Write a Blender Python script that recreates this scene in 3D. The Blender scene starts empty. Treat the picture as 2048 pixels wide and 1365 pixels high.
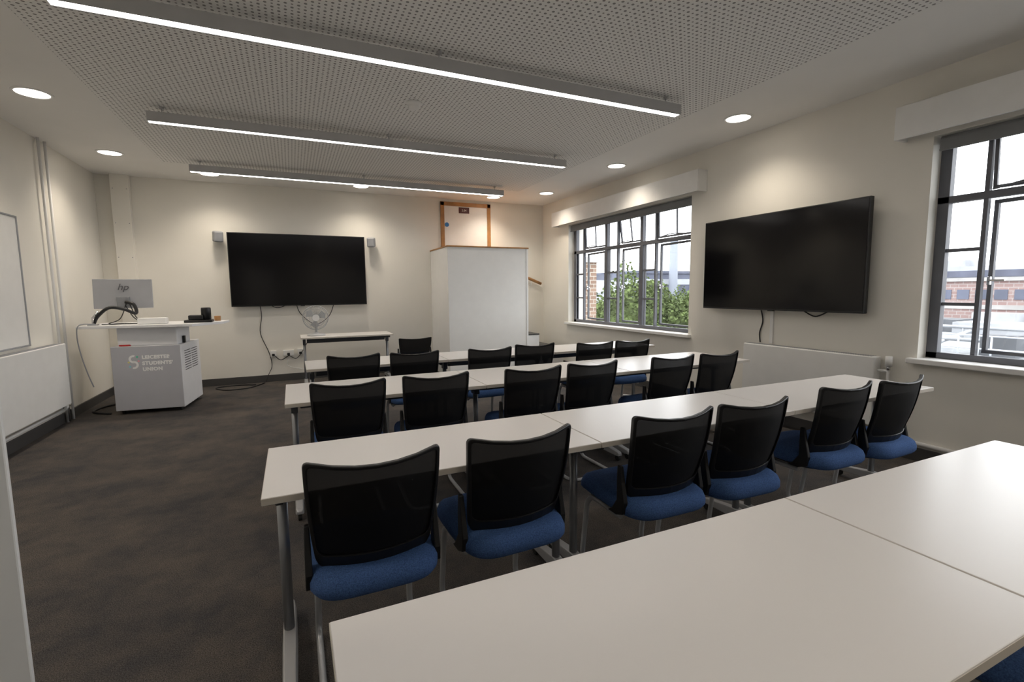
import bpy, bmesh, math, random
import numpy as np
from mathutils import Vector, Matrix, noise
random.seed(4)
scn=bpy.context.scene
COL=scn.collection
try:
    scn.view_settings.view_transform='Standard'
except Exception: pass

# ---------------------------------------------------------------- materials
def base_mat(name):
    m=bpy.data.materials.new(name);m.use_nodes=True
    nt=m.node_tree;b=nt.nodes['Principled BSDF'];return m,nt,b
def mat(name,col,rough=.6,metal=0,var=.06,scale=8,bump=0,bscale=200,spec=.5,detail=3):
    m,nt,b=base_mat(name)
    tc=nt.nodes.new('ShaderNodeTexCoord')
    n=nt.nodes.new('ShaderNodeTexNoise');n.inputs['Scale'].default_value=scale;n.inputs['Detail'].default_value=detail
    nt.links.new(tc.outputs['Object'],n.inputs['Vector'])
    r=nt.nodes.new('ShaderNodeMapRange');r.inputs['From Min'].default_value=.3;r.inputs['From Max'].default_value=.7
    r.inputs['To Min'].default_value=1-var;r.inputs['To Max'].default_value=1+var
    nt.links.new(n.outputs['Fac'],r.inputs['Value'])
    mx=nt.nodes.new('ShaderNodeVectorMath');mx.operation='SCALE';mx.inputs[0].default_value=col[:3]
    nt.links.new(r.outputs['Result'],mx.inputs['Scale']);nt.links.new(mx.outputs[0],b.inputs['Base Color'])
    b.inputs['Roughness'].default_value=rough;b.inputs['Metallic'].default_value=metal
    b.inputs['Specular IOR Level'].default_value=spec
    if bump:
        n2=nt.nodes.new('ShaderNodeTexNoise');n2.inputs['Scale'].default_value=bscale;n2.inputs['Detail'].default_value=2
        nt.links.new(tc.outputs['Object'],n2.inputs['Vector'])
        bp=nt.nodes.new('ShaderNodeBump');bp.inputs['Strength'].default_value=bump;bp.inputs['Distance'].default_value=.004
        nt.links.new(n2.outputs['Fac'],bp.inputs['Height']);nt.links.new(bp.outputs[0],b.inputs['Normal'])
    return m
def emis(name,col,s):
    m,nt,b=base_mat(name);b.inputs['Base Color'].default_value=(*col,1)
    b.inputs['Emission Color'].default_value=(*col,1);b.inputs['Emission Strength'].default_value=s
    return m
M={}
M['wall']=mat('wall_paint',(.81,.785,.725),.85,var=.02,scale=2,bump=.08,bscale=120)
M['ceil']=mat('ceiling_paint',(.84,.83,.81),.9,var=.015,scale=2)
M['white']=mat('white_paint',(.82,.82,.81),.45,var=.02)
M['satin']=mat('white_laminate_cabinet',(.83,.83,.85),.4,var=.02)
M['base']=mat('dark_grey_skirting',(.06,.058,.057),.5,var=.05)
M['top']=mat('pale_desk_laminate',(.83,.80,.775),.30,var=.006,scale=3,spec=.5)
M['edge']=mat('desk_edging',(.66,.61,.54),.5,var=.03)
M['silver']=mat('silver_powder_coat',(.30,.31,.33),.38,metal=.55,var=.04)
M['tube']=mat('satin_steel_tube',(.50,.51,.53),.30,metal=.35,var=.04)
M['silver_l']=mat('light_grey_aluminium',(.52,.52,.53),.5,metal=.0,var=.03)
M['darkgrey']=mat('dark_grey_steel',(.09,.095,.105),.45,metal=.4,var=.05)
M['black']=mat('black_plastic',(.009,.009,.010),.40,var=.1)
M['rubber']=mat('black_rubber',(.012,.012,.012),.7,var=.1)
M['cable']=mat('black_cable',(.012,.012,.013),.6,var=.1)
M['chrome']=mat('chrome',(.6,.6,.62),.2,metal=1,var=.03)
M['frame']=mat('grey_window_steel',(.13,.135,.155),.5,var=.06)
M['blind']=mat('grey_blind_fabric',(.22,.225,.235),.8,var=.05,bump=.2,bscale=400)
M['wood']=mat('orange_pine',(.40,.20,.072),.45,var=.25,scale=6)
M['brown']=mat('brown_sign',(.085,.022,.02),.4)
M['blue']=mat('blue_disc',(.02,.16,.45),.4)
M['red']=mat('red_plastic',(.5,.02,.02),.4)
M['screen']=mat('dark_screen_glass',(.003,.003,.004),.12,var=.05,spec=.35)
M['bezel']=mat('screen_bezel',(.010,.010,.011),.35)
M['lettering']=mat('white_lettering',(.97,.97,.97),.5,var=.01)
M['darkletter']=mat('dark_lettering',(.12,.12,.135),.3)
M['monitor']=mat('silver_monitor_shell',(.42,.43,.46),.35,metal=.2,var=.03)
M['fanplastic']=mat('shaded_white_fan_plastic',(.46,.47,.48),.4,var=.03)  # grey shading of the white fan is put into this colour
M['speaker']=mat('grey_speaker',(.30,.31,.33),.5)
M['vent']=mat('slot_dark',(.05,.05,.055),.6)
M['lilac']=mat('lilac_grey_panel',(.52,.525,.57),.4,var=.02)
M['strip']=emis('luminous_diffuser',(1,.95,.90),15)
M['disc']=emis('downlight_lens',(1,.90,.78),10)
M['fabric']=mat('blue_seat_fabric',(.065,.13,.31),.95,var=.35,scale=260,bump=.6,bscale=500,spec=.2)
def mesh_mat():
    m,nt,b=base_mat('black_mesh_fabric')
    tc=nt.nodes.new('ShaderNodeTexCoord');w=nt.nodes.new('ShaderNodeTexWave');w.inputs['Scale'].default_value=140
    nt.links.new(tc.outputs['Object'],w.inputs['Vector'])
    r=nt.nodes.new('ShaderNodeMapRange')
    r.inputs['To Min'].default_value=.972;r.inputs['To Max'].default_value=.99
    nt.links.new(w.outputs['Fac'],r.inputs['Value']);nt.links.new(r.outputs[0],b.inputs['Alpha'])
    b.inputs['Base Color'].default_value=(.005,.005,.006,1);b.inputs['Roughness'].default_value=.8
    b.inputs['Specular IOR Level'].default_value=.2
    return m
M['mesh']=mesh_mat()
def carpet():
    m,nt,b=base_mat('mottled_carpet');L=nt.links
    tc=nt.nodes.new('ShaderNodeTexCoord')
    a=nt.nodes.new('ShaderNodeTexNoise');a.inputs['Scale'].default_value=2.0;a.inputs['Detail'].default_value=9;a.inputs['Roughness'].default_value=.74
    f=nt.nodes.new('ShaderNodeTexNoise');f.inputs['Scale'].default_value=230;f.inputs['Detail'].default_value=3
    for n in (a,f): L.new(tc.outputs['Object'],n.inputs['Vector'])
    c=nt.nodes.new('ShaderNodeValToRGB');c.color_ramp.elements[0].position=.38;c.color_ramp.elements[0].color=(.060,.058,.060,1)
    c.color_ramp.elements[1].position=.64;c.color_ramp.elements[1].color=(.108,.094,.083,1);L.new(a.outputs['Fac'],c.inputs['Fac'])
    r=nt.nodes.new('ShaderNodeMapRange');r.inputs['From Min'].default_value=.3;r.inputs['From Max'].default_value=.7;r.inputs['To Min'].default_value=.4;r.inputs['To Max'].default_value=1.6
    L.new(f.outputs['Fac'],r.inputs['Value'])
    v=nt.nodes.new('ShaderNodeVectorMath');v.operation='SCALE';L.new(c.outputs['Color'],v.inputs[0]);L.new(r.outputs[0],v.inputs['Scale'])
    L.new(v.outputs[0],b.inputs['Base Color']);b.inputs['Roughness'].default_value=1;b.inputs['Specular IOR Level'].default_value=.05
    bp=nt.nodes.new('ShaderNodeBump');bp.inputs['Strength'].default_value=.35;bp.inputs['Distance'].default_value=.004
    L.new(f.outputs['Fac'],bp.inputs['Height']);L.new(bp.outputs[0],b.inputs['Normal']);return m
M['carpet']=carpet()
def perforated():
    m,nt,b=base_mat('perforated_plasterboard');L=nt.links
    tc=nt.nodes.new('ShaderNodeTexCoord');sp=nt.nodes.new('ShaderNodeSeparateXYZ');L.new(tc.outputs['Object'],sp.inputs[0])
    def mth(op,a,bb=None):
        n=nt.nodes.new('ShaderNodeMath');n.operation=op
        for i,v in enumerate((a,bb)):
            if v is None: continue
            if isinstance(v,(int,float)): n.inputs[i].default_value=v
            else: L.new(v,n.inputs[i])
        return n.outputs[0]
    p=.034
    fx=mth('SUBTRACT',mth('FRACT',mth('DIVIDE',sp.outputs['X'],p)),.5);fy=mth('SUBTRACT',mth('FRACT',mth('DIVIDE',sp.outputs['Y'],p)),.5)
    d=mth('SQRT',mth('ADD',mth('MULTIPLY',fx,fx),mth('MULTIPLY',fy,fy)))
    ix=mth('FLOOR',mth('DIVIDE',sp.outputs['X'],p));iy=mth('FLOOR',mth('DIVIDE',sp.outputs['Y'],p))
    par=mth('ABSOLUTE',mth('MODULO',mth('ADD',ix,iy),2))
    rad=mth('ADD',.18,mth('MULTIPLY',par,.08))
    h=mth('LESS_THAN',d,rad)
    mx=nt.nodes.new('ShaderNodeMix');mx.data_type='RGBA';L.new(h,mx.inputs['Factor'])
    mx.inputs[6].default_value=(.84,.835,.82,1);mx.inputs[7].default_value=(.28,.275,.27,1)
    L.new(mx.outputs[2],b.inputs['Base Color']);b.inputs['Roughness'].default_value=.9;return m
M['perf']=perforated()
def glass():
    m=bpy.data.materials.new('window_glass');m.use_nodes=True;nt=m.node_tree;nt.nodes.clear()
    o=nt.nodes.new('ShaderNodeOutputMaterial');t=nt.nodes.new('ShaderNodeBsdfTransparent');g=nt.nodes.new('ShaderNodeBsdfGlossy')
    g.inputs['Roughness'].default_value=.02;t.inputs[0].default_value=(.98,.985,.985,1)
    x=nt.nodes.new('ShaderNodeMixShader');x.inputs[0].default_value=.03
    nt.links.new(t.outputs[0],x.inputs[1]);nt.links.new(g.outputs[0],x.inputs[2]);nt.links.new(x.outputs[0],o.inputs[0]);return m
M['glass']=glass()
def brick(name,c1,c2,cm,sc=4):
    m,nt,b=base_mat(name);L=nt.links;tc=nt.nodes.new('ShaderNodeTexCoord');sp=nt.nodes.new('ShaderNodeSeparateXYZ');L.new(tc.outputs['Object'],sp.inputs[0])
    ad=nt.nodes.new('ShaderNodeMath');L.new(sp.outputs['X'],ad.inputs[0]);L.new(sp.outputs['Y'],ad.inputs[1])
    cb=nt.nodes.new('ShaderNodeCombineXYZ');L.new(ad.outputs[0],cb.inputs['X']);L.new(sp.outputs['Z'],cb.inputs['Y'])
    t=nt.nodes.new('ShaderNodeTexBrick');t.inputs['Scale'].default_value=sc;t.inputs['Color1'].default_value=(*c1,1);t.inputs['Color2'].default_value=(*c2,1);t.inputs['Mortar'].default_value=(*cm,1)
    t.inputs['Mortar Size'].default_value=.025
    L.new(cb.outputs[0],t.inputs['Vector']);L.new(t.outputs['Color'],b.inputs['Base Color']);b.inputs['Roughness'].default_value=.9;return m
M['brick']=brick('brown_brick',(.15,.095,.07),(.22,.15,.11),(.32,.29,.25),2.2)
M['redbrick']=brick('hazed_red_brick',(.24,.16,.15),(.28,.20,.185),(.33,.29,.28),1)  # distance haze put into the brick colours: paler, less saturated
M['stone']=mat('pale_concrete',(.36,.35,.34),.9,var=.2,scale=.6)
M['roof']=mat('grey_roof',(.26,.275,.29),.9,var=.45,scale=.5,detail=8)
M['roofl']=mat('light_grey_roof',(.34,.35,.37),.9,var=.3,scale=.5)
M['roofd']=mat('dark_roof_plant',(.10,.105,.115),.8,var=.3,scale=.5)
M['farwhite']=mat('pale_render',(.38,.40,.44),.9,var=.15,scale=.3)
M['stack']=mat('grey_chimney_concrete',(.21,.23,.27),.9,var=.1,scale=.3)
M['fardark']=mat('dark_cladding',(.09,.10,.14),.7,var=.3,scale=.5)
M['leaf']=mat('tree_foliage',(.085,.115,.04),.8,var=.8,scale=1.8,spec=.2,detail=6)
M['bark']=mat('bark',(.08,.055,.04),.9,var=.3)
M['ground']=mat('tarmac',(.10,.10,.10),.95,var=.2,scale=.3)
M['foot']=mat('pale_silver_paint',(.42,.42,.43),.4,metal=.25,var=.04)
M['enc']=mat('white_board',(.86,.855,.835),.5,var=.015)

# ---------------------------------------------------------------- builders
def box(bm,a,b,mi=0):
    a=Vector(a);b=Vector(b)
    vs=[bm.verts.new((x,y,z)) for x in (a.x,b.x) for y in (a.y,b.y) for z in (a.z,b.z)]
    for q in ((0,1,3,2),(4,6,7,5),(0,4,5,1),(2,3,7,6),(0,2,6,4),(1,5,7,3)):
        f=bm.faces.new([vs[i] for i in q]);f.material_index=mi
def ring(c,n,r,seg):
    n=n.normalized();t=Vector((0,0,1)) if abs(n.z)<.9 else Vector((1,0,0))
    x=n.cross(t).normalized();y=n.cross(x).normalized()
    return [c+x*r*math.cos(2*math.pi*i/seg)+y*r*math.sin(2*math.pi*i/seg) for i in range(seg)],x
def bridge(bm,rings,mi=0,cap=True):
    R=[[bm.verts.new(p) for p in r] for r in rings];n=len(R[0])
    for a,b in zip(R,R[1:]):
        for i in range(n):
            f=bm.faces.new((a[i],a[(i+1)%n],b[(i+1)%n],b[i]));f.material_index=mi;f.smooth=True
    if cap:
        f=bm.faces.new(list(reversed(R[0])));f.material_index=mi
        f=bm.faces.new(R[-1]);f.material_index=mi
def cyl(bm,p0,p1,r,mi=0,seg=20,r2=None):
    p0=Vector(p0);p1=Vector(p1);n=p1-p0
    a,_=ring(p0,n,r,seg);b,_=ring(p1,n,r if r2 is None else r2,seg);bridge(bm,[a,b],mi)
def lathe(bm,prof,c=(0,0,0),seg=32,mi=0):
    c=Vector(c);bridge(bm,[[c+Vector((r*math.cos(2*math.pi*i/seg),r*math.sin(2*math.pi*i/seg),z)) for i in range(seg)] for r,z in prof],mi)
def smoothpts(pts,k=6):
    pts=[Vector(p) for p in pts];P=[pts[0]]+pts+[pts[-1]];o=[]
    for i in range(1,len(P)-2):
        for j in range(k):
            t=j/k;a,b,c,d=P[i-1],P[i],P[i+1],P[i+2]
            o.append(.5*((2*b)+(c-a)*t+(2*a-5*b+4*c-d)*t*t+(3*b-a-3*c+d)*t**3))
    o.append(pts[-1]);return o
def fillet(pts,r,k=6):
    pts=[Vector(p) for p in pts];o=[pts[0]]
    for i in range(1,len(pts)-1):
        p=pts[i];a=(pts[i-1]-p);b=(pts[i+1]-p);rr=min(r,a.length*.49,b.length*.49)
        s=p+a.normalized()*rr;e=p+b.normalized()*rr
        for j in range(k+1):
            t=j/k;o.append(s*(1-t)**2+p*2*t*(1-t)+e*t*t)
    o.append(pts[-1]);return o
def tube(bm,pts,r,mi=0,seg=10):
    pts=[Vector(p) for p in pts];T=[]
    for i in range(len(pts)):
        T.append((pts[min(i+1,len(pts)-1)]-pts[max(i-1,0)]).normalized())
    t=T[0];x=t.cross(Vector((0,0,1)) if abs(t.z)<.9 else Vector((1,0,0))).normalized();rs=[]
    for p,t in zip(pts,T):
        x=(x-t*x.dot(t)).normalized();y=t.cross(x)
        rs.append([p+x*r*math.cos(2*math.pi*i/seg)+y*r*math.sin(2*math.pi*i/seg) for i in range(seg)])
    bridge(bm,rs,mi)
def fin(name,bm,mats,parent=None,loc=(0,0,0),bevel=0,smooth=False,label=None,bseg=2,recalc=True):
    if recalc: bmesh.ops.recalc_face_normals(bm,faces=bm.faces)
    me=bpy.data.meshes.new(name);bm.to_mesh(me);bm.free()
    ob=bpy.data.objects.new(name,me);COL.objects.link(ob)
    for m in (mats if isinstance(mats,(list,tuple)) else [mats]): me.materials.append(M[m] if isinstance(m,str) else m)
    if smooth:
        for p in me.polygons: p.use_smooth=True
    ob.location=loc
    if parent: ob.parent=parent
    if bevel:
        b=ob.modifiers.new('bevel','BEVEL');b.width=bevel;b.segments=bseg;b.limit_method='ANGLE'
    if label: ob['label']=label
    return ob
def attach(ob,r):
    bpy.context.view_layer.update();ob.parent=r;ob.matrix_parent_inverse=r.matrix_world.inverted()
    for k in ('category','label'):
        if k in ob: del ob[k]
def tag(ob,label,cat,group=None):
    ob['label']=label;ob['category']=cat
    if group: ob['group']=group
    return ob
def root(name,loc,label,cat,group=None,rz=0):
    e=bpy.data.objects.new(name,None);COL.objects.link(e);e.location=loc;e.rotation_euler=(0,0,rz);e.empty_display_size=.1
    return tag(e,label,cat,group)
def struct(ob): ob['kind']='structure';return ob
def B(name,boxes,m,parent=None,bevel=0,loc=(0,0,0),label=None):
    bm=bmesh.new()
    for q in boxes: box(bm,*q)
    return fin(name,bm,m,parent,loc,bevel,label=label)
def clone(r,loc,rz=None,label=None):
    def cp(o,par):
        n=o.copy();COL.objects.link(n)
        if par: n.parent=par
        for c in list(o.children): cp(c,n)
        return n
    n=cp(r,None);n.location=loc
    if rz is not None: n.rotation_euler=(0,0,rz)
    if label: n['label']=label
    return n
def text(name,body,size,m,parent,loc,rot=(math.pi/2,0,0),ext=.001,bold=0,shear=0,align='LEFT',spacing=1):
    cu=bpy.data.curves.new('tmp','FONT');cu.body=body;cu.size=size;cu.extrude=ext;cu.offset=bold;cu.shear=shear;cu.align_x=align;cu.space_character=spacing;cu.space_line=.85
    o=bpy.data.objects.new('tmp',cu);COL.objects.link(o);bpy.context.view_layer.update()
    me=bpy.data.meshes.new_from_object(o.evaluated_get(bpy.context.evaluated_depsgraph_get()));bpy.data.objects.remove(o)
    me.materials.clear();me.materials.append(M[m]);me.name=name
    ob=bpy.data.objects.new(name,me);COL.objects.link(ob);ob.location=loc;ob.rotation_euler=rot
    if parent: ob.parent=parent
    return ob

XL,XR,YF,HC=-2.283,4.381,8.194,2.936
YB=-1.6
# ---------------------------------------------------------------- shell
struct(B('floor',[((XL-.3,YB-.2,-.12),(XR+.3,YF+.3,0))],'carpet'))
struct(B('wall_left',[((XL-.2,YB,0),(XL,YF,HC))],'wall'))
struct(B('wall_front',[((XL-.2,YF,0),(XR+.35,YF+.2,HC))],'wall'))
struct(B('wall_back',[((XL-.2,YB-.2,0),(XR+.35,YB,HC))],'wall'))
WX=XR+.32
W1=(4.45,7.26);W2=(-.70,2.07);WZ0,WZ1=.775,2.46
struct(B('wall_right',[((XR,YB,0),(WX,YF,WZ0)),((XR,YB,WZ1),(WX,YF,HC)),((XR,YB,WZ0),(WX,W2[0],WZ1)),((XR,W2[1],WZ0),(WX,W1[0],WZ1)),((XR,W1[1],WZ0),(WX,YF,WZ1))],'wall'))
PX0,PX1,PY0,PY1=-1.34,3.40,-1.0,7.18
bm=bmesh.new()
z0,z1=HC,HC+.15
box(bm,(XL-.2,YB-.2,z0),(PX0,YF+.2,z1));box(bm,(PX1,YB-.2,z0),(XR+.35,YF+.2,z1));box(bm,(PX0,YB-.2,z0),(PX1,PY0,z1));box(bm,(PX0,PY1,z0),(PX1,YF+.2,z1))
box(bm,(PX0,PY0,z0+.001),(PX1,PY1,z1),1)
struct(fin('ceiling',bm,['ceil','perf']))
struct(B('baseboard_left',[((XL,YB,0),(XL+.018,YF,.105))],'base',bevel=.003))
struct(B('baseboard_front',[((XL+.02,YF-.018,0),(2.19,YF,.105))],'base',bevel=.003))
struct(B('baseboard_right',[((XR-.018,YB,0),(XR,YF-.02,.105))],'base',bevel=.003))
bm=bmesh.new();box(bm,(-2.10,YF-.09,.0),(-1.90,YF,HC))
for z in (.5,.95,1.4,1.85,2.3,2.75):
    for x in (-2.075,-1.925): cyl(bm,(x,YF-.092,z),(x,YF-.085,z),.006,1,8)
struct(fin('trim_1',bm,['wall','silver'],bevel=.002))
bm=bmesh.new();box(bm,(-.80,-.022,.006),(0,.022,2.04))
d=struct(fin('door_2',bm,['white'],bevel=.003));d.location=(-.4465,1.06,0);d.rotation_euler=(0,0,math.radians(20))

# ---------------------------------------------------------------- windows
GX=XR+.145
def window(idx,ya,yb,bays):
    bm=bmesh.new();z0,z1=WZ0+.03,WZ1-.005;zt=1.995
    def bar(y0,y1,za,zb,dx=.022): box(bm,(GX-dx,y0,za),(GX+dx,y1,zb))
    bar(ya,ya+.07,z0,z1,.03);bar(yb-.07,yb,z0,z1,.03);bar(ya,yb,z0,z0+.045,.03);bar(ya,yb,z1-.05,z1,.03);bar(ya,yb,zt-.025,zt+.025,.03)
    for b in bays[1:-1]: bar(b-.028,b+.028,z0,z1,.028)
    w=struct(fin('window_%d'%idx,bm,['frame'],bevel=.002))
    panes=bmesh.new();box(panes,(GX+.012,ya+.02,z0+.02),(GX+.016,yb-.02,z1-.02));fin('glass_pane',panes,['glass'],w)
    A=(5,8,6)
    for k,(lo,hi) in enumerate(zip(bays,bays[1:])):
        hi2=hi-.04;s=hi2-.24;bm=bmesh.new()
        box(bm,(GX-.02,s-.013,z0+.04),(GX+.02,s+.013,z1-.04))
        for z in (1.22,1.62): box(bm,(GX-.018,s,z-.012),(GX+.018,hi2,z+.012))
        if idx==1: box(bm,(GX-.012,hi2-.03,z0+.05),(GX+.012,hi2-.012,zt))
        fin('glazing_bar',bm,['frame'],w)
        a,c=lo+.04,s-.02;W=c-a;bm=bmesh.new();H0,H1=z0+.06,zt-.035
        for q in (((-.014,0,H0),(.014,.026,H1)),((-.014,W-.026,H0),(.014,W,H1)),((-.014,0,H0),(.014,W,H0+.026)),((-.014,0,H1-.026),(.014,W,H1))): box(bm,*q)
        o=fin('casement',bm,['frame'],w,(GX+.0,a,0),bevel=.002);o.rotation_euler=(0,0,-math.radians(A[k]))
        bm=bmesh.new();box(bm,(-.035,W-.025,1.36),(-.014,W-.005,1.42));box(bm,(-.045,W-.11,1.385),(-.03,W-.01,1.4));o=fin('window_handle',bm,['chrome'],w,(GX,a,0),bevel=.003);o.rotation_euler=(0,0,-math.radians(A[k]))
        bm=bmesh.new();HH=z1-.06-(zt+.035)
        for q in (((-.012,0,-HH),(.012,.022,0)),((-.012,W-.022,-HH),(.012,W,0)),((-.012,0,-HH),(.012,W,-HH+.022)),((-.012,0,-.022),(.012,W,0)),((-.010,W*.5-.008,-HH),(.010,W*.5+.008,0))): box(bm,*q)
        o=fin('top_light',bm,['frame'],w,(GX,a,z1-.055),bevel=.002);o.rotation_euler=(0,-math.radians((2,8,3)[k]),0)
        bm=bmesh.new();m=(a+c)/2;tube(bm,smoothpts([(GX-.04,c-.02,zt+.03),(GX-.09,m,zt+.06),(GX-.04,a+.05,zt+.035)]),.006);fin('window_stay',bm,['frame'],w)
    return w
window(1,W1[0],W1[1],[W1[0],5.49,6.33,W1[1]])
window(2,W2[0],W2[1],[W2[0],.25,1.15,W2[1]])
for i,(a,b) in enumerate((W1,W2)):
    struct(B('trim_%d'%(i+2),[((XR-.06,a-.05,WZ0-.012),(GX+.03,b+.05,WZ0+.028))],'white',bevel=.006))
for (a,b,wa) in ((4.22,7.60,W1),(-.85,2.26,W2)):
    r=root('window_valance',(XR,(a+b)/2,2.46),'white boxed pelmet with grey roller blind above a window','window blind','window pelmets')
    h=(b-a)/2
    B('valance_box',[((-.145,-h,0),(-.125,h,.24)),((-.125,-h,.22),(-.001,h,.24)),((-.125,-h,0),(-.001,-h+.02,.22)),((-.125,h-.02,0),(-.001,h,.22))],'white',r,.003)
    c=(wa[0]+wa[1])/2-(a+b)/2;hw=(wa[1]-wa[0])/2-.03
    bm=bmesh.new();cyl(bm,(.05,c-hw,-.035),(.05,c+hw,-.035),.028);box(bm,(.022,c-hw,-.10),(.026,c+hw,-.03));box(bm,(.017,c-hw,-.115),(.031,c+hw,-.10));fin('blind_fabric',bm,['blind'],r)

# ---------------------------------------------------------------- ceiling fittings
def fixture(y):
    r=root('linear_pendant_light',(1.005,y,2.80),'long slim silver linear light hung under the ceiling','ceiling light','linear ceiling lights')
    L=2.035
    B('light_body',[((-L,-.042,.004),(L,-.030,.085)),((-L,.030,.004),(L,.042,.085)),((-L,-.030,.012),(L,.030,.085))],'silver_l',r,.002)
    B('light_diffuser',[((-L+.006,-.029,.0065),(L-.006,.029,.0119))],'strip',r)
    for x in (-1.93,-.03,1.90):
        bm=bmesh.new();cyl(bm,(x,0,.085),(x,0,.125),.004,0,8);cyl(bm,(x,0,.12),(x,0,HC-2.80),.018,0,14);cyl(bm,(x-.03,0,.087),(x+.03,0,.087),.006,0,8);fin('hanger',bm,['silver_l'],r)
for y in (1.40,3.275,5.13,6.985): fixture(y)
def downlight(x,y):
    r=root('recessed_downlight',(x,y,HC),'round recessed warm white ceiling downlight','ceiling light','recessed downlights')
    bm=bmesh.new();lathe(bm,[(.128,0),(.126,-.006),(.108,-.008),(.106,-.002)],seg=40);fin('trim_ring',bm,['white'],r)
    bm=bmesh.new();lathe(bm,[(.106,-.0015),(.105,-.004)],seg=40);fin('lens',bm,['disc'],r)
    l=bpy.data.lights.new('downlight_beam','SPOT');l.energy=52;l.color=(1,.88,.72);l.spot_size=math.radians(132);l.spot_blend=1;l.shadow_soft_size=.1
    o=bpy.data.objects.new('downlight_beam',l);COL.objects.link(o);o.parent=r;o.location=(0,0,-.03)
for x,y in ((-1.77,5.16),(-1.77,6.94),(-1.77,3.38),(-1.77,1.6),(-.91,7.66),(1.03,7.70),(3.20,7.76),(3.88,7.13),(3.88,5.25),(3.88,3.39),(3.88,-.4),(1.0,-.9)): downlight(x,y)  # downlights behind the camera are unseen, added to brighten the near tables
bm=bmesh.new();lathe(bm,[(.065,0),(.065,-.012),(.06,-.02),(.045,-.022),(.045,-.03),(.04,-.050),(.02,-.056)],seg=28)
tag(fin('smoke_detector',bm,['white'],None,(1.02,4.20,HC+.001)),'small round white smoke detector on the perforated ceiling','smoke detector')

# ---------------------------------------------------------------- wall displays
def screen(name,w,h,label):
    r=root(name,(0,0,0),label,'television')
    B('display_housing',[((-w/2,-.045,-h/2),(w/2,0,h/2)),((-w*.3,0,-h*.35),(w*.3,.035,h*.3))],'bezel',r,.004)
    B('display_panel',[((-w/2+.012,-.048,-h/2+.018),(w/2-.012,-.0455,h/2-.012))],'screen',r)
    B('sensor_bump',[((-.03,-.05,-h/2-.008),(.03,-.02,-h/2+.004))],'bezel',r,.002)
    B('mount_plate',[((-.25,.03,-.2),(.25,.062,.2))],'darkgrey',r)
    return r
tv1=screen('wall_television',1.907,1.072,'large black wall-mounted flat screen between two speakers');tv1.location=(.147,YF-.063,1.695)
tv2=screen('wall_television',1.71,.95,'large black wall-mounted flat screen above a radiator');tv2.location=(XR-.063,3.268,1.61);tv2.rotation_euler=(0,0,-math.pi/2)
def cabl(name,pts,r,label,cat='cable',m='cable',sm=True,k=6,par=None):
    bm=bmesh.new();tube(bm,smoothpts(pts,k) if sm else pts,r,0,8);o=tag(fin(name,bm,[m]),label,cat)
    if par: attach(o,par)
    return o
fy=YF-.012
cabl('power_cable',[(-.44,fy-.03,1.17),(-.43,fy,1.0),(-.46,fy,.75),(-.36,fy,.45),(-.33,fy-.01,.25),(-.38,fy-.02,.12),(-.42,fy-.05,.012)],.005,'',par=tv1)
cabl('power_cable',[(-.30,fy-.02,1.17),(-.2,fy,1.13),(-.08,fy,1.17)],.005,'',par=tv1)
cabl('power_cable',[(.06,fy-.02,1.17),(.12,fy,1.02),(.32,fy,.86),(.52,fy,.98),(.60,fy-.02,1.17)],.005,'',par=tv1)
cabl('floor_cable',[(-.44,8.05,.012),(-.62,7.75,.008),(-.9,7.7,.008),(-1.05,7.95,.008),(-.8,8.05,.008),(-.55,7.95,.01)],.009,'loose black cable coiled on carpet by the wall')
cabl('floor_cable',[(-2.0,7.35,.012),(-2.12,7.2,.012),(-2.15,6.95,.012),(-1.98,6.78,.012),(-1.93,6.76,.012)],.012,'thick black cable on the carpet beside the lectern')
rx=XR-.012
cabl('power_cable',[(rx-.02,3.43,1.14),(rx,3.42,1.02),(rx,3.45,.9),(rx,3.44,.80)],.006,'',par=tv2)
cabl('power_cable',[(rx-.02,2.98,1.14),(rx,2.88,1.09),(rx,2.76,1.14)],.006,'',par=tv2)
o=B('cable_trunking',[((XR-.018,3.30,.80),(XR,3.335,1.14))],'white',bevel=.002);attach(o,tv2)
def speaker(x,z,rz):
    r=root('wall_speaker',(x,YF,z),'small grey loudspeaker on a wall bracket beside the screen','speaker','wall speakers')
    bm=bmesh.new();cyl(bm,(0,0,-.02),(0,-.05,-.02),.012);box(bm,(-.03,-.012,-.06),(.03,0,.03));fin('bracket',bm,['speaker'],r)
    o=B('speaker_cabinet',[((-.06,-.075,-.075),(.06,.04,.075))],'speaker',r,.018,(0,-.10,0));o.rotation_euler=(.15,0,rz)
speaker(-.92,2.165,.35);speaker(1.21,2.15,-.35)
def socket(x,w,z=.43):
    r=root('wall_socket',(x,YF,z),'white plastic wall socket with black plug','socket','wall sockets')
    bm=bmesh.new();box(bm,(-w/2,-.03,-.043),(w/2,0,.043));fin('socket_plate',bm,['white'],r,bevel=.002)
    bm=bmesh.new();box(bm,(-.02,-.062,-.032),(.018,-.03,.002));fin('plug',bm,['black'],r,bevel=.003)
    return r
s1=socket(-.30,.085);s2=socket(-.09,.15);s3=socket(.08,.085,.44)
cabl('plug_lead',[(-.28,fy-.04,.40),(-.2,fy-.03,.33),(-.08,fy-.03,.40)],.006,'',par=s2)
cabl('plug_lead',[(-.09,fy-.04,.40),(.0,fy-.03,.34),(.06,fy-.03,.38),(.14,fy-.03,.5),(.2,fy-.03,.62)],.005,'',par=s2)
cabl('plug_lead',[(-.06,fy-.04,.40),(-.12,fy-.02,.25),(.05,fy-.03,.18),(.3,fy-.03,.15)],.004,'',m='white',par=s2)

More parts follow.
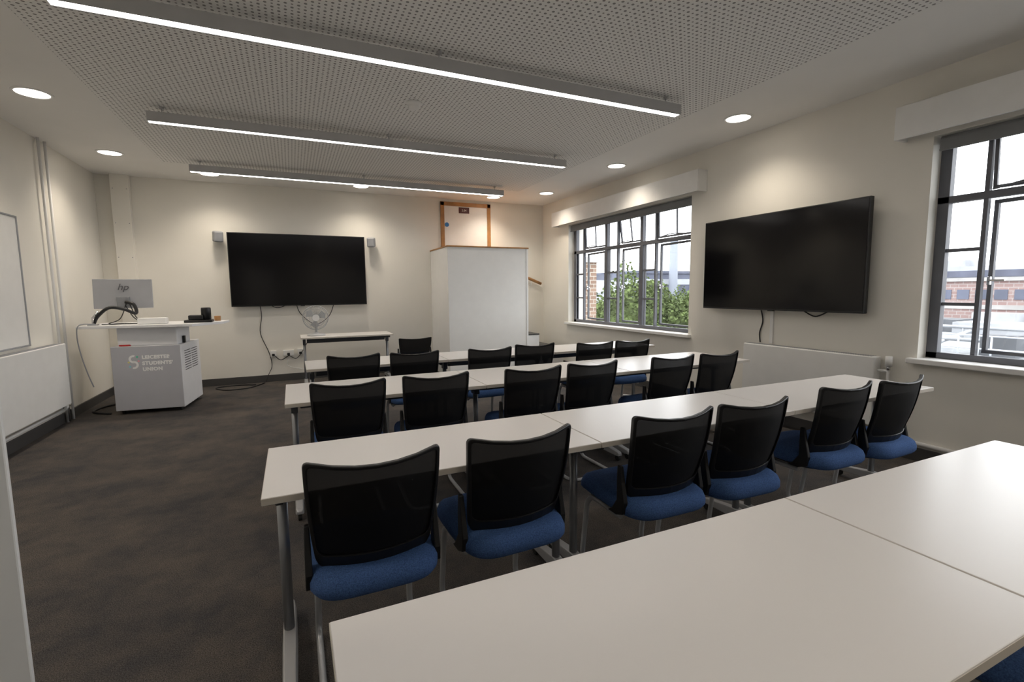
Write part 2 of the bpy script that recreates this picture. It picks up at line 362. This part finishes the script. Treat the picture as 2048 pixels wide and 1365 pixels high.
# ---------------------------------------------------------------- boxed stair enclosure and door
EX0,EX1,EY=2.20,3.57,7.20
r=root('stair_enclosure',((EX0+EX1)/2,(EY+YF)/2,0),'tall white boxed enclosure with wooden top trim','cupboard')
ob=B('enclosure_body',[((EX0,EY,0),(EX1,YF-.002,2.035))],'enc',None,.004);attach(ob,r)
ob=B('top_trim',[((EX0-.010,EY-.012,2.032),(EX1+.010,YF-.002,2.054))],'wood',None,.003);attach(ob,r)
ob=B('side_batten',[((EX1-.035,EY-.008,.02),(EX1-.002,EY,2.03))],'white',None,.002);attach(ob,r)
DX0,DX1,DZ=2.39,3.31,2.885
bm=bmesh.new();box(bm,(DX0+.065,YF-.014,2.06),(DX1-.065,YF-.002,DZ-.065))
dr=struct(fin('door_1',bm,['white']))
o=B('door_frame',[((DX0,YF-.03,2.06),(DX0+.065,YF-.001,DZ)),((DX1-.065,YF-.03,2.06),(DX1,YF-.001,DZ)),((DX0,YF-.03,DZ-.065),(DX1,YF-.001,DZ))],'wood',dr,.003)
r=root('room_number_sign',(2.815,YF-.014,2.755),'brown plate with white room number on the door','sign')
B('sign_plate',[((-.095,-.006,-.05),(.095,0,.05))],'brown',r)
text('sign_lettering','2.04',.05,'lettering',r,(0,-.0065,-.017),align='CENTER')
bm=bmesh.new();cyl(bm,(0,0,0),(0,-.004,0),.038,0,28);tag(fin('fire_door_disc',bm,['blue'],None,(2.50,YF-.014,2.50)),'small round blue safety disc on the door','sign')
r=root('wooden_handrail',(3.95,YF-.07,1.55),'sloping varnished wooden handrail on wall brackets','handrail')
bm=bmesh.new();tube(bm,[(-.33,0,.19),(.35,0,-.07)],.026,0,12);fin('rail',bm,['wood'],r)
bm=bmesh.new();tube(bm,fillet([(.15,0,-.02),(.15,.0,-.08),(.15,.07,-.10)],.02),.007,0,8);fin('bracket',bm,['white'],r)
r=root('side_steps',(3.95,7.75,0),'short flight of carpeted steps beside the white enclosure','stairs')
for i,(a,b,z) in enumerate(((-.37,-.12,.62),(-.12,.12,.42),(.12,.36,.21))):
    B('step',[((a,-.44,0),(b,.42,z-.02))],'white',r);B('tread',[((a,-.45,z-.02),(b+.0,.42,z))],'base',r)

# ---------------------------------------------------------------- left wall items
r=root('whiteboard',(XL,5.4,1.48),'white magnetic whiteboard with thin aluminium frame','whiteboard')
B('board_surface',[((0,-.585,-.585),(.012,.585,.585))],'white',r)
B('board_frame',[((0,-.6,.585),(.02,.6,.6)),((0,-.6,-.6),(.02,.6,-.585)),((0,-.6,-.6),(.02,-.585,.6)),((0,.585,-.6),(.02,.6,.6))],'speaker',r,.002)
def radiator(name,L,H,label):
    r=root(name,(0,0,0),label,'radiator','wall radiators')
    B('radiator_cover',[((-L/2,-.115,0),(L/2,-.02,H))],'white',r,.008)
    bm=bmesh.new()
    n=int(L/.02)
    for i in range(n): 
        x=-L/2+.02+i*(L-.04)/n;box(bm,(x,-.105,H-.004),(x+.008,-.03,H+.002))
    fin('top_grille',bm,['speaker'],r)
    B('wall_bracket',[((-L*.35,-.02,.05),(-L*.35+.03,.0,H-.05))],'white',r)
    B('wall_bracket',[((L*.35-.03,-.02,.05),(L*.35,.0,H-.05))],'white',r)
    return r
a=radiator('wall_radiator',1.45,.64,'long white panel radiator below the whiteboard');a.location=(XL,5.74,.215);a.rotation_euler=(0,0,math.pi/2)
bm=bmesh.new();cyl(bm,(.74,-.06,-.03),(.80,-.06,-.03),.018,0);cyl(bm,(.68,-.06,-.03),(.74,-.06,-.03),.026,1);tube(bm,fillet([(.66,-.06,.02),(.66,-.06,-.03),(.80,-.06,-.03),(.80,-.06,-.20)],.02),.009,0)
fin('radiator_valve',bm,['chrome','white'],a)
bm=bmesh.new();cyl(bm,(-.7,-.04,-.065),(.84,-.04,-.065),.014);fin('heating_pipe',bm,['white'],a)
a=radiator('wall_radiator',1.25,.57,'long white panel radiator below a wall screen');a.location=(XR,2.93,.22);a.rotation_euler=(0,0,-math.pi/2)
bm=bmesh.new();cyl(bm,(.70,-.06,.47),(.70,-.06,.50),.014,0);cyl(bm,(.70,-.06,.50),(.70,-.06,.58),.024,1);tube(bm,fillet([(.62,-.06,.46),(.70,-.06,.46),(.70,-.06,-.10)],.015),.011,1)
fin('radiator_valve',bm,['chrome','white'],a)
cabl('heating_pipe',[(XL+.035,6.56,HC),(XL+.035,6.56,.0)],.013,'white painted vertical heating pipe on the wall','pipe','white',False)
cabl('heating_pipe',[(XL+.035,6.71,HC),(XL+.035,6.71,.0)],.013,'white painted vertical heating pipe on the wall','pipe','white',False)
cabl('heating_pipe',[(XR-.017,YB,.14),(XR-.017,2.20,.14)],.016,'white painted pipe running above the skirting','pipe','white',False)

# ---------------------------------------------------------------- lectern
r=root('lectern',(-1.53,6.64,0),'white and lilac-grey teaching lectern with printed lettering','lectern',rz=math.radians(-6))
LEC=r
bm=bmesh.new();box(bm,(-.335,0,.045),(.335,.72,.775))
fin('cabinet_body',bm,['satin'],r,bevel=.006)
B('cabinet_panel',[((-.33,-.006,.05),(.33,.0,.77))],'lilac',r,.002)
B('neck',[((-.275,.03,.775),(.30,.5,.985))],'satin',r,.01)
bm=bmesh.new();pts=[(-.60,-.06),(.50,-.12),(.72,.30),(.72,.62),(-.60,.62)]
vs=[Vector((x,y,.985)) for x,y in pts];vt=[v+Vector((0,0,.03)) for v in vs];bridge(bm,[vs,vt]);
for f in bm.faces:f.smooth=False
fin('worktop',bm,['satin'],r,bevel=.003)
bm=bmesh.new()
for k in range(9):
    for j in range(2): box(bm,(.335,.12+.26*j,.46+k*.028),(.3375,.34+.26*j,.468+k*.028))
fin('side_vent',bm,['vent'],r)
for x in (-.28,.28):
    for y in (.06,.66):
        bm=bmesh.new();cyl(bm,(x-.012,y,.022),(x+.012,y,.022),.022,0,16);box(bm,(x-.016,y-.016,.03),(x+.016,y+.016,.046));fin('castor',bm,['rubber'],r)
for i,s in enumerate(('LEICESTER',"STUDENTS'",'UNION')):
    text('lettering',s,.054,'lettering',r,(-.045,-.0075,.628-i*.068),bold=.0030,spacing=1.10)
def logo():
    bm=bmesh.new()
    cx,cz=-.125,.60
    def arc(c,rr,a0,a1,w=.011):
        n=14;P=[]
        for i in range(n+1):
            t=math.radians(a0+(a1-a0)*i/n);P.append((c[0]+rr*math.cos(t),c[1]+rr*math.sin(t),t))
        for (x,z,t),(x2,z2,t2) in zip(P,P[1:]):
            q=[(x-w*math.cos(t),z-w*math.sin(t)),(x+w*math.cos(t),z+w*math.sin(t)),(x2+w*math.cos(t2),z2+w*math.sin(t2)),(x2-w*math.cos(t2),z2-w*math.sin(t2))]
            bm.faces.new([bm.verts.new((a,-.008,b)) for a,b in q])
    arc((cx,cz+.030),.035,70,290);arc((cx,cz-.036),.035,-110,110)
    fin('logo_mark',bm,['lettering'],r)
logo()
for nm,(x,z),c in (('a',(-.090,.653),(.1,.6,.4)),('b',(-.172,.595),(.8,.75,.3)),('c',(-.078,.605),(.85,.4,.45)),('d',(-.162,.545),(.3,.7,.75)),('e',(-.125,.60),(.9,.9,.9))):
    M['dot'+nm]=mat('logo_dot_'+nm,c,.5,var=.02);bm=bmesh.new();cyl(bm,(x,-.006,z),(x,-.0085,z),.010,0,16);fin('logo_dot',bm,['dot'+nm],r)
mr=root('computer_monitor',(-1.78,7.0,1.017),'silver flat monitor seen from behind on a black arm','monitor',rz=math.radians(4))
o=B('monitor_shell',[((-.275,-.012,-.17),(.275,.018,.17))],'monitor',mr,.006,(0,0,.345));o.rotation_euler=(math.radians(-6),0,0)
o=B('monitor_screen',[((-.27,.0185,-.165),(.27,.0195,.165))],'screen',mr,0,(0,0,.345));o.rotation_euler=(math.radians(-6),0,0)
text('monitor_lettering','hp',.105,'darkletter',mr,(0,-.0215,.39),shear=.3,align='CENTER',rot=(math.radians(84),0,0),ext=.002)
B('port_block',[((-.06,-.045,.20),(.06,-.020,.31))],'speaker',mr,.004)
bm=bmesh.new();tube(bm,smoothpts([(.02,-.05,.25),(.10,-.08,.22),(.12,-.12,.12),(.02,-.17,.17),(-.10,-.22,.19),(-.20,-.24,.10),(-.24,-.24,.02)]),.018,0,12);fin('monitor_arm',bm,['black'],mr)
bm=bmesh.new();cyl(bm,(-.24,-.24,.0),(-.24,-.24,.09),.018);box(bm,(-.29,-.28,-.0),(-.20,-.2,.012));cyl(bm,(-.24,-.24,.085),(-.20,-.23,.15),.012);fin('arm_clamp',bm,['chrome'],mr)
cabl('monitor_cable',[(-1.75,6.95,1.25),(-1.80,6.88,1.08),(-1.90,6.84,1.024),(-1.74,6.80,1.024),(-1.62,6.88,1.024),(-1.70,6.95,1.10),(-1.76,6.95,1.23)],.005,'',par=mr)
cabl('monitor_cable',[(-1.72,6.95,1.25),(-1.66,6.90,1.10),(-1.60,6.86,1.024),(-1.80,6.92,1.022),(-1.95,6.80,1.022)],.005,'',par=mr)
cabl('hanging_cable',[(-1.98,6.72,1.03),(-2.09,6.61,1.03),(-2.12,6.62,.9),(-2.10,6.62,.7),(-2.06,6.62,.5),(-2.02,6.62,.35)],.006,'',m='speaker',par=LEC)
tag(B('paper_box',[((-1.60,6.68,1.017),(-1.33,6.82,1.085))],'white',bevel=.006),'low white box on the lectern worktop','box')
r=root('document_camera',(-1.02,6.78,1.017),'black desktop document camera with cylindrical head','document camera')
B('camera_base',[((-.14,-.09,0),(.14,.09,.03))],'black',r,.006);B('camera_tray',[((-.10,-.07,.03),(.05,.07,.085))],'black',r,.01)
bm=bmesh.new();lathe(bm,[(.035,.03),(.052,.035),(.052,.16),(.048,.172),(.02,.174)],(.075,0,0),24);fin('camera_head',bm,['black'],r)
bm=bmesh.new();lathe(bm,[(.035,0),(.037,.055),(.034,.06),(.02,.06)],(-.86,7.02,1.017),20);tag(fin('cork_pot',bm,['wood']),'small brown pot on the lectern worktop','pot')
bm=bmesh.new();tube(bm,[(-1.79+.05*math.cos(t*math.pi/8),6.665+.012*math.sin(t*math.pi/8),.806+.0) for t in range(16)]+[(-1.74,6.665,.806)],.009)
tag(fin('red_strap',bm,['red'],None,(.06,.03,-.022)),'small red strap on the lectern ledge','strap')
tag(B('black_handset',[((-1.208,6.80,.778),(-1.18,6.86,.86))],'black',None,.006),'small black handset on the lectern cabinet','handset') 

# ---------------------------------------------------------------- tables
GT='white laminate training tables'
def table(L,W,label):
    r=root('training_table',(0,0,0),label,'table',GT)
    B('table_top',[((-L/2,-W/2,.706),(L/2,W/2,.73))],'top',r,.002)
    B('top_edging',[((-L/2-.0012,-W/2-.0012,.7085),(L/2+.0012,W/2+.0012,.7275))],'edge',r)
    B('crossbeam',[((-L/2+.08,.02,.62),(L/2-.08,.055,.69)),((-L/2+.08,-.07,.655),(L/2-.08,-.045,.69))],'darkgrey',r,.003)
    for s in (-1,1):
        x=s*(L/2-.045)
        bm=bmesh.new();tube(bm,[(x,.03,.05),(x,.03,.66)],.019,0,14);fin('leg',bm,['silver'],r)
        bm=bmesh.new();R=[]
        for y,hw,h in ((-.265,.018,.02),(-.25,.024,.03),(-.03,.027,.05),(.03,.027,.055),(.22,.024,.032),(.265,.018,.02)):
            R.append([Vector((x-hw,y,.045)),Vector((x+hw,y,.045)),Vector((x+hw*.8,y,.045+h)),Vector((x-hw*.8,y,.045+h))])
        bridge(bm,R)
        for f in bm.faces:f.smooth=False
        fin('foot',bm,['foot'],r,bevel=.004)
        B('hinge_bracket',[((x-.012,-.20,.672),(x+.012,.20,.706)),((x-.02,-.01,.60),(x+.02,.07,.69))],'darkgrey',r,.004)
        for y in (-.235,.235):
            bm=bmesh.new();cyl(bm,(x-.011,y,.023),(x+.011,y,.023),.023,0,16);cyl(bm,(x,y,.03),(x,y,.05),.010,0,10);fin('castor',bm,['rubber'],r,bevel=.003)
    return r
lab='long white-topped folding training table on silver T-shaped legs'
proto=None
def put(x0,x1,yn,yf):
    global proto
    k=x1-x0-.006
    if proto is None or abs(proto[1]-k)>.002 or abs(proto[2]-(yf-yn))>.002:
        t=table(k,yf-yn,lab);proto=(t,k,yf-yn)
    else: t=clone(proto[0],(0,0,0))
    t.location=((x0+x1)/2,(yn+yf)/2,0)
ROW3=[-.12,1.125,2.31,3.60];ROW2=[-.07,1.15,2.34,3.63];ROW1=[.075,1.28,2.40,3.68];ROW4=[.03,1.31,2.57]
for R_,yn,yf in ((ROW4,.355,.925),(ROW3,1.60,2.13),(ROW2,2.95,3.60),(ROW1,4.23,4.78)):
    for a,b in zip(R_,R_[1:]): put(a,b,yn,yf)
t=table(1.27,.56,'spare white-topped folding table against the wall holding a fan');t.location=(.72,7.56,0)

# ---------------------------------------------------------------- fan
r=root('desk_fan',(.30,7.56,.7315),'white round desk fan with wire cage','fan')
bm=bmesh.new();lathe(bm,[(.125,0),(.125,.012),(.11,.026),(.03,.036),(.02,.05)],seg=32);fin('fan_base',bm,['fanplastic'],r)
bm=bmesh.new();cyl(bm,(0,0,.03),(0,0,.24),.016);cyl(bm,(0,.03,.27),(0,.14,.27),.045,0,20,.03);fin('fan_stem',bm,['fanplastic'],r)
bm=bmesh.new();R0=.172;cz=.26
for rr,y in ((R0,0),(R0*.9,-.02),(R0*.75,-.035),(R0*.5,-.048),(R0*.75,.035),(R0*.28,-.05)):
    P=[(rr*math.cos(t*math.pi/20),y,cz+rr*math.sin(t*math.pi/20)) for t in range(41)];tube(bm,P,.0022 if rr<R0 else .007,0,6)
for i in range(44):
    t=i*math.pi/22;c,s=math.cos(t),math.sin(t)
    tube(bm,[(R0*c,0,cz+R0*s),(R0*.75*c,-.035,cz+R0*.75*s),(R0*.3*c,-.05,cz+R0*.3*s)],.0018,0,5)
fin('fan_cage',bm,['fanplastic'],r)
bm=bmesh.new();cyl(bm,(0,-.055,cz),(0,-.045,cz),R0*.28,0,20);cyl(bm,(0,-.03,cz),(0,.03,cz),.03,0,16);fin('fan_hub',bm,['white'],r)
for i in range(3):
    bm=bmesh.new();a=i*2*math.pi/3+.4
    P=[]
    for rr,da,yy in ((.03,-.25,.01),(.13,-.5,.02),(.15,0,0),(.13,.5,-.02),(.03,.25,-.01)): P.append(bm.verts.new((rr*math.cos(a+da),yy,cz+rr*math.sin(a+da))))
    bm.faces.new(P);o=fin('fan_blade',bm,['fanplastic'],r);s=o.modifiers.new('s','SOLIDIFY');s.thickness=.002

# ---------------------------------------------------------------- chairs
def S(u,v):
    w=.190+.020*math.sin(math.pi*min(1,v)*.5)-.010*(1-v)**2
    z=.470+.362*v+.024*u*u*v
    y=.075-.085*v-.014*math.sin(math.pi*v)+.052*u*u
    return Vector((u*w,y,z))
def rrect(n,inx,inb,int_,rt,rb):
    P=[];ax=1-inx;zb=inb;zt=1-int_;k=6
    C=[(ax-rt,zt-rt*.62,0,rt),(-ax+rt,zt-rt*.62,math.pi/2,rt),(-ax+rb,zb+rb*.62,math.pi,rb),(ax-rb,zb+rb*.62,1.5*math.pi,rb)]
    for i,(cx,cz,a0,r) in enumerate(C):
        for j in range(n+1):
            a=a0+math.pi/2*j/n;P.append((cx+r*math.cos(a),cz+r*.62*math.sin(a)))
        nx=C[(i+1)%4];a=nx[2];q=(nx[0]+nx[3]*math.cos(a),nx[1]+nx[3]*.62*math.sin(a));p=P[-1]
        for j in range(1,k): P.append((p[0]+(q[0]-p[0])*j/k,p[1]+(q[1]-p[1])*j/k))
    return P
def make_chair():
    r=root('mesh_back_chair',(0,0,0),'','chair','mesh back classroom chairs')
    out=rrect(5,0,0,0,.09,.2);inn=rrect(5,.060,.15,.034,.07,.12)
    bm=bmesh.new();th=Vector((0,.010,0));rings=[]
    for P,off in ((out,-th),(inn,-th),(inn,th),(out,th)): rings.append([bm.verts.new(S(*p)+off) for p in P])
    n=len(out)
    for a,b in ((0,1),(1,2),(2,3),(3,0)):
        for i in range(n): bm.faces.new((rings[a][i],rings[a][(i+1)%n],rings[b][(i+1)%n],rings[b][i]))
    fin('back_frame',bm,['black'],r,bevel=.004)
    bm=bmesh.new();G=[]
    for j in range(9):
        v=.14+.83*j/8;G.append([bm.verts.new(S(-.95+1.90*i/10,v)) for i in range(11)])
    for j in range(8):
        for i in range(10): bm.faces.new((G[j][i],G[j][i+1],G[j+1][i+1],G[j+1][i]))
    fin('mesh_backrest',bm,['mesh'],r,smooth=True)
    for s in (-1,1):
        bm=bmesh.new();R=[]
        for y,z,hy,hx in ((.125,.62,.012,.008),(.12,.55,.018,.010),(.11,.47,.026,.011),(.13,.42,.04,.012),(.17,.40,.03,.011)):
            x=s*.206
            R.append([Vector((x-hx,y-hy,z)),Vector((x+hx,y-hy,z)),Vector((x+hx,y+hy,z)),Vector((x-hx,y+hy,z))])
        bridge(bm,R)
        for f in bm.faces:f.smooth=False
        fin('back_support',bm,['black'],r,bevel=.004)
    def cushion(zs,insets,depth,name,m,seg=48,cy=.27,hx=.216):
        bm=bmesh.new();R=[]
        for z,ins in zip(zs,insets):
            P=[]
            for i in range(seg):
                a=2*math.pi*i/seg;c,s=math.cos(a),math.sin(a);e=.42
                x=(hx-ins)*math.copysign(abs(c)**e,c);y=(depth/2-ins)*math.copysign(abs(s)**(e+.12),s)
                dz=(-.025 if y>0 else 0)*max(0,(y-.12)/.1)**2
                P.append(bm.verts.new((x,y+cy,z+dz)))
            R.append(P)
        for a,b in zip(R,R[1:]):
            for i in range(seg): bm.faces.new((a[i],a[(i+1)%seg],b[(i+1)%seg],b[i]))
        bm.faces.new(list(reversed(R[0])))
        c=bm.verts.new((0,cy,zs[-1]+.003))
        for i in range(seg): bm.faces.new((R[-1][i],R[-1][(i+1)%seg],c))
        return fin(name,bm,[m],r,smooth=True)
    cushion([.406,.411,.424,.446,.468,.481,.486,.487],[.020,.008,.0,.0,.008,.022,.05,.10],.51,'seat','fabric',cy=.255)
    cushion([.388,.393,.402,.4065],[.06,.035,.025,.03],.46,'seat_pan','black')
    bm=bmesh.new();x=.175;z=.0125
    P=[(-x,.16,.376),(-x,.42,.376),(-x-.005,.47,z),(-x-.005,.03,z),(x+.005,.03,z),(x+.005,.47,z),(x,.42,.376),(x,.16,.376)]
    tube(bm,fillet(P,.075,8),.0125,0,10);box(bm,(-x,.18,.370),(x,.21,.391));box(bm,(-x,.37,.370),(x,.40,.389))
    fin('chair_frame',bm,['tube'],r)
    return r
ch=make_chair()
ch['label']='black mesh-back chair with blue fabric seat and silver cantilever frame'
pos=[(.21,1.475,0),(.73,1.49,2),(1.42,1.465,-1),(1.88,1.455,-2),(2.625,1.50,0),(3.07,1.47,2),
(.27,2.825,-1),(.785,2.82,-1),(1.435,2.775,0),(1.91,2.785,1),(2.625,2.765,1),(3.085,2.745,2),
(.435,4.04,0),(.925,3.99,0),(1.59,3.93,1),(2.09,4.03,0),(2.67,3.875,0),(3.115,3.865,0),(1.66,.13,0)]
for i,(x,y,a) in enumerate(pos):
    c=ch if i==0 else clone(ch,(0,0,0))
    c.location=(x,y,0);c.rotation_euler=(0,0,math.radians(a))
c=clone(ch,(1.745,7.50,0),0,'low dark mesh-back chair pushed against the wall beside the spare table');c.scale=(1.25,1,.74)

# ---------------------------------------------------------------- outside
G0=-7
tag(B('street_ground',[((5.5,-70,G0-.3),(140,140,G0))],'ground'),'grey tarmac ground outside the building','ground')['kind']='stuff'
r=root('brick_building',(6.9,14,G0),'brown brick wing with pale stone coping','building')
B('brick_walls',[((-1.4,-2,0),(1.30,2,9.15))],'brick',r);B('coping',[((-1.5,-2.1,9.15),(1.40,2.1,9.3))],'stone',r)
r=root('distant_building',(52,62,G0),'dark clad office building beyond the trees','building')
B('cladding',[((-10,-7,0),(10,8,10.6)),((-8,-7.2,10.6),(8,8,11.0))],'fardark',r)
B('window_band',[((-9.5,-7.1,9.0),(9.5,-7,9.8))],'farwhite',r)
tag(B('distant_building',[((22,44,G0),(34,50,2.4)),((24,43.9,1.0),(33,44,1.5))],'farwhite'),'pale building beyond the trees','building')
bm=bmesh.new();cyl(bm,(0,0,0),(0,0,15.2),.68,0,20,.55);tag(fin('tall_chimney',bm,['stack'],None,(49.6,53.5,G0)),'tall pale chimney stack on the skyline','chimney')
def tree_mesh(rad):
    bm=bmesh.new()
    for k in range(6500):
        d=Vector((random.gauss(0,1),random.gauss(0,1),random.gauss(0,1))).normalized();q=rad*(.6+.4*random.random()**.5)*(1+.42*noise.noise(d*2.3+Vector((rad,0,0))))
        c=d*q;c.z*=1.35;n=Vector((random.gauss(0,1),random.gauss(0,1),random.gauss(0,1))).normalized();t=n.orthogonal().normalized();b=n.cross(t);s=rad*.04
        bm.faces.new([bm.verts.new(c+t*s),bm.verts.new(c+b*s),bm.verts.new(c-t*s),bm.verts.new(c-b*s)])
    g=bmesh.ops.create_icosphere(bm,subdivisions=3,radius=rad*.62)
    for v in g['verts']: v.co.z*=1.35
    return bm
tr=root('leafy_tree',(0,0,G0),'leafy green broadleaf tree outside the window','tree','trees outside')
fin('tree_crown',tree_mesh(1.9),['leaf'],tr,(0,0,6.2),recalc=False)
bm=bmesh.new();cyl(bm,(0,0,0),(0,0,4.6),.24,0,12,.14);fin('trunk',bm,['bark'],tr)
tp=[(38.2,23,.25),(42.2,27.5,-.55),(45.6,23,-.7),(35.6,31,-.9),(39.6,35,-.6),(44.2,36,-.8)]
for i,(az,d,dz) in enumerate(tp):
    c=tr if i==0 else clone(tr,(0,0,0))
    a=math.radians(az);c.location=(d*math.sin(a),d*math.cos(a),G0);c.rotation_euler=(0,0,i*1.3);c.scale=(1,1,1+dz/9)
r=root('low_roof_building',(33,14,G0),'low flat grey roofed building with rooftop vents','building')
B('walls',[((-11,-11,0),(11,12,5.3))],'stone',r);B('flat_roof',[((-11.2,-11.2,5.3),(11.2,12.2,5.45))],'roof',r)
for k,(x,y,w,h) in enumerate(((-4,-6,1.6,.7),(1,-3,2.5,.9),(5,2,2,.8),(-6,1,1,.5),(8,-6,3,1.3),(2,6,2,.8),(-2,-9,1.2,.6),(-8,-2,1.5,.5),(-7,-5,.8,.9),(-1,1,1.2,.6),(3,-6,1,1.1),(7,0,1.5,1.2))): B('roof_vent',[((x,y,5.45),(x+w,y+w*1.4,5.45+h))],'roofl' if k%2 else 'roofd',r)
bm=bmesh.new()
for (p,q) in (((-9,-3,5.9),(6,1,5.9)),((-6,-8,6.0),(-6,9,6.0)),((1,-9,6.1),(1,9,6.1))): tube(bm,[p,q],.09,0,6)
for y in (-8,-4,0,4,8):
    tube(bm,[(-6,y,5.4),(-6,y,6.0)],.05,0,6);tube(bm,[(1,y,5.4),(1,y,6.1)],.05,0,6)
fin('roof_pipes',bm,['roofl'],r)
r=root('roof_railing',(24,5,-1.55),'white metal railing along a flat roof edge','railing')
bm=bmesh.new()
for i in range(18): tube(bm,[(0,-2+i,0),(0,-2+i,1.0)],.035,0,6)
for z in (.5,1.0): tube(bm,[(0,-2,z),(0,15,z)],.035,0,6)
fin('rails',bm,['farwhite'],r)
r=root('brick_block',(49,16,G0),'long low red brick block with window bands','building')
B('brick_wall',[((-4,-14,0),(4,14,8.7))],'redbrick',r)
B('roof_edge',[((-4.2,-14.2,8.7),(4.2,14.2,8.95))],'stone',r)
bm=bmesh.new()
for i in range(26): box(bm,(-4.06,-13.4+i*1.05,7.4),(-4,-12.7+i*1.05,8.1))
fin('windows',bm,['fardark'],r)
B('string_course',[((-4.08,-14,6.7),(-4,14,7.0))],'stone',r)
r=root('rooftop_building',(64,23,G0),'pale building with rooftop plant','building')
B('walls',[((-6,-17,0),(6,17,10.2))],'farwhite',r)
B('cladding_band',[((-6.1,-17,9.2),(-6,17,9.8))],'fardark',r)
for y,w,h in ((-12,2,.8),(-5,4,1.2),(2,2,.7),(6,5,1.5)): B('roof_plant',[((-4,y,10.2),(0,y+w,10.2+h))],'roofl',r)
tag(B('terrace_parapet',[((16,2,G0),(20,14,-2.6)),((15.7,2,-2.6),(16,14,-2.1))],'brick'),'brown brick terrace with low parapet','building')

# ---------------------------------------------------------------- world, portals
w=bpy.data.worlds.new('overcast_sky');scn.world=w;w.use_nodes=True;nt=w.node_tree;bg=nt.nodes['Background']
tc=nt.nodes.new('ShaderNodeTexCoord');n=nt.nodes.new('ShaderNodeTexNoise');n.inputs['Scale'].default_value=2.5;n.inputs['Detail'].default_value=5
cr=nt.nodes.new('ShaderNodeValToRGB');cr.color_ramp.elements[0].color=(.92,.955,1,1);cr.color_ramp.elements[1].color=(.98,.99,1,1)
nt.links.new(tc.outputs['Generated'],n.inputs['Vector']);nt.links.new(n.outputs['Fac'],cr.inputs[0]);nt.links.new(cr.outputs[0],bg.inputs[0]);bg.inputs[1].default_value=5.0
for a,b in (W1,W2):
    l=bpy.data.lights.new('window_portal','AREA');l.shape='RECTANGLE';l.size=b-a;l.size_y=WZ1-WZ0;l.cycles.is_portal=True
    o=bpy.data.objects.new('window_portal',l);COL.objects.link(o);o.location=(XR+.30,(a+b)/2,(WZ0+WZ1)/2)
    X=Vector((0,1,0));Z=Vector((1,0,0));Y=Z.cross(X);R=Matrix((X,Y,Z)).transposed();o.rotation_euler=R.to_euler()

# ---------------------------------------------------------------- camera
psi,th,rho,F,H=.426,.104,-.010,964.119,1.353
s,c=math.sin(psi),math.cos(psi)
rr=Vector((c,-s,0));ff=Vector((s*math.cos(th),c*math.cos(th),-math.sin(th)));uu=rr.cross(ff)
r2=rr*math.cos(rho)+uu*math.sin(rho);u2=-rr*math.sin(rho)+uu*math.cos(rho)
cam=bpy.data.cameras.new('camera');co=bpy.data.objects.new('camera',cam);COL.objects.link(co)
cam.sensor_width=36;cam.lens=F/2048*36;cam.clip_start=.02;cam.clip_end=500
m=Matrix((r2,u2,-ff)).transposed().to_4x4();m.translation=(0,0,H);co.matrix_world=m
scn.camera=co
